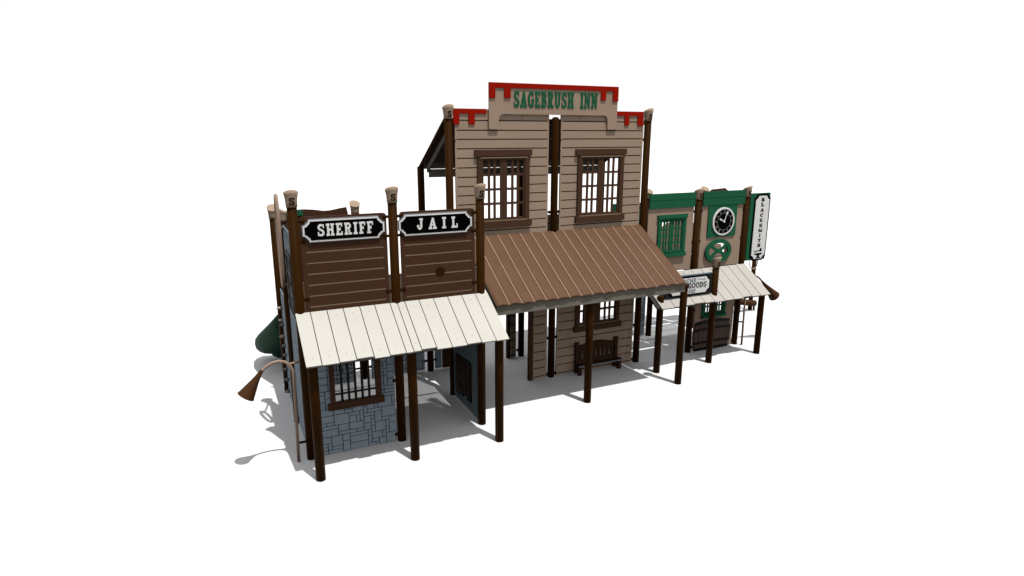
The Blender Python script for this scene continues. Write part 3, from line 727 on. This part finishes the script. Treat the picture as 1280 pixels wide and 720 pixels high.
# green slide behind the jail
sl = MB()
secs = [(11.82, .94, 1.60, 1.15, 1.72), (12.05, .80, 1.58, .95, 1.52), (12.4, .70, 1.52, .72, 1.30), (12.8, .57, 1.46, .46, 1.05), (13.2, .495, 1.42, .30, .84), (13.6, .50, 1.36, .20, .68), (13.82, .56, 1.32, .13, .54), (13.95, .66, 1.25, .12, .42)]
n = 20; vs = []
for (yy, a, b, c, d) in secs:
    for k in range(n):
        th = 2*math.pi*k/n; q = .75
        cc, ss = math.cos(th), math.sin(th)
        ex = abs(cc)**q*(1 if cc > 0 else -1); ez = abs(ss)**q*(1 if ss > 0 else -1)
        z = (c+d)/2+(d-c)/2*ez
        if ss > 0 and abs(cc) < .72: z -= (d-c)*.55*math.cos(cc/.72*math.pi/2)
        vs.append(((a+b)/2+(b-a)/2*ex, yy, z))
fs = [(i*n+k, i*n+(k+1) % n, (i+1)*n+(k+1) % n, (i+1)*n+k) for i in range(len(secs)-1) for k in range(n)]
sl.add(vs, fs, 'slide', True); sl.add(vs[-n:], [tuple(range(n))], 'slide'); sl.add(vs[:n], [tuple(range(n))], 'slide')
so = tag(sl.build('slide', origin=(1.1, 12.9, 0)), 'dark green moulded slide bulging out behind the left rear corner of the jail', 'slide')
lg = MB(); lg.tube([(.97, 12.95, .30), (.97, 12.95, .32), (.97, 12.95, .37), (.97, 12.95, .48), (.97, 12.95, .62)], [.03, .12, .19, .24, .26], 'slide', 24); lg.build('skirt', so)
lg = MB(); lg.tube([(1.0, 13.0, 0), (1.0, 13.0, .35)], .05, 'slide', 14); lg.build('leg', so)

# log seat on a far post
fp = empty('log_swing', (13.1, 12.32, 0), 'brown log fixed to a dark post, far behind the pale porch roof', 'play log')
p = MB(); p.tube([(13.1, 12.40, 0), (13.1, 12.40, 1.42)], .058, 'post', 18); p.build('post', fp)
p = MB(); p.tube([(12.45, 12.32, .33), (12.70, 12.32, .285), (13.0, 12.32, .225), (13.17, 12.32, .20)], .085, 'funnel', 18); p.build('log', fp)
p = MB(); p.tube([(13.13, 12.30, .19), (13.14, 12.30, 0)], .028, 'post', 10); p.build('leg', fp); p = MB(); p.tube([(12.62, 12.3, .24), (12.62, 12.3, 0)], .02, 'post', 10); p.build('leg', fp)

# ------------------------------------------------------------------ light, world, camera
d = Vector((-.115, .325, -1)).normalized()
L_ = bpy.data.lights.new('sun', 'SUN'); L_.energy = 3.25; L_.angle = R(.5); L_.color = (1, .985, .96)
lo_ = bpy.data.objects.new('sun', L_); COL.objects.link(lo_); lo_.location = (5, 2, 12)
lo_.rotation_euler = d.to_track_quat('-Z', 'Y').to_euler()
wd = bpy.data.worlds.new('World'); sc.world = wd; wd.use_nodes = True
nt = wd.node_tree; bg = nt.nodes['Background']
tc = nt.nodes.new('ShaderNodeTexCoord'); sp = nt.nodes.new('ShaderNodeSeparateXYZ'); cr = nt.nodes.new('ShaderNodeValToRGB')
nt.links.new(tc.outputs['Generated'], sp.inputs[0]); nt.links.new(sp.outputs['Z'], cr.inputs[0]); nt.links.new(cr.outputs[0], bg.inputs[0])
e = cr.color_ramp.elements; e[0].position = .205; e[0].color = (1, 1, 1, 1); e[1].position = .27; e[1].color = (.50, .505, .52, 1)
bg.inputs[1].default_value = 1.0
for ob in list(bpy.data.objects):
    if '_o' in ob: del ob['_o']
cam = bpy.data.cameras.new('camera'); co = bpy.data.objects.new('camera', cam); COL.objects.link(co); sc.camera = co
yaw, pitch, roll = .4391, .2423, .0023
fw = Vector((math.sin(yaw)*math.cos(pitch), math.cos(yaw)*math.cos(pitch), -math.sin(pitch)))
r_ = Vector((math.cos(yaw), -math.sin(yaw), 0)); u_ = r_.cross(fw)
r2 = r_*math.cos(roll)+u_*math.sin(roll); u2 = -r_*math.sin(roll)+u_*math.cos(roll)
co.matrix_world = Matrix(((r2.x, u2.x, -fw.x, 0), (r2.y, u2.y, -fw.y, 0), (r2.z, u2.z, -fw.z, 4.75), (0, 0, 0, 1)))
cam.sensor_width = 36; cam.lens = 791.559/1280*36; cam.shift_x = 1.6/1280; cam.clip_start = .1; cam.clip_end = 2000
sc.view_settings.view_transform = 'Standard'; sc.view_settings.look = 'None'; sc.view_settings.exposure = 0; sc.view_settings.gamma = 1
sc.cycles.max_bounces = 6; sc.cycles.diffuse_bounces = 0
sc.render.resolution_x = 1024; sc.render.resolution_y = 576
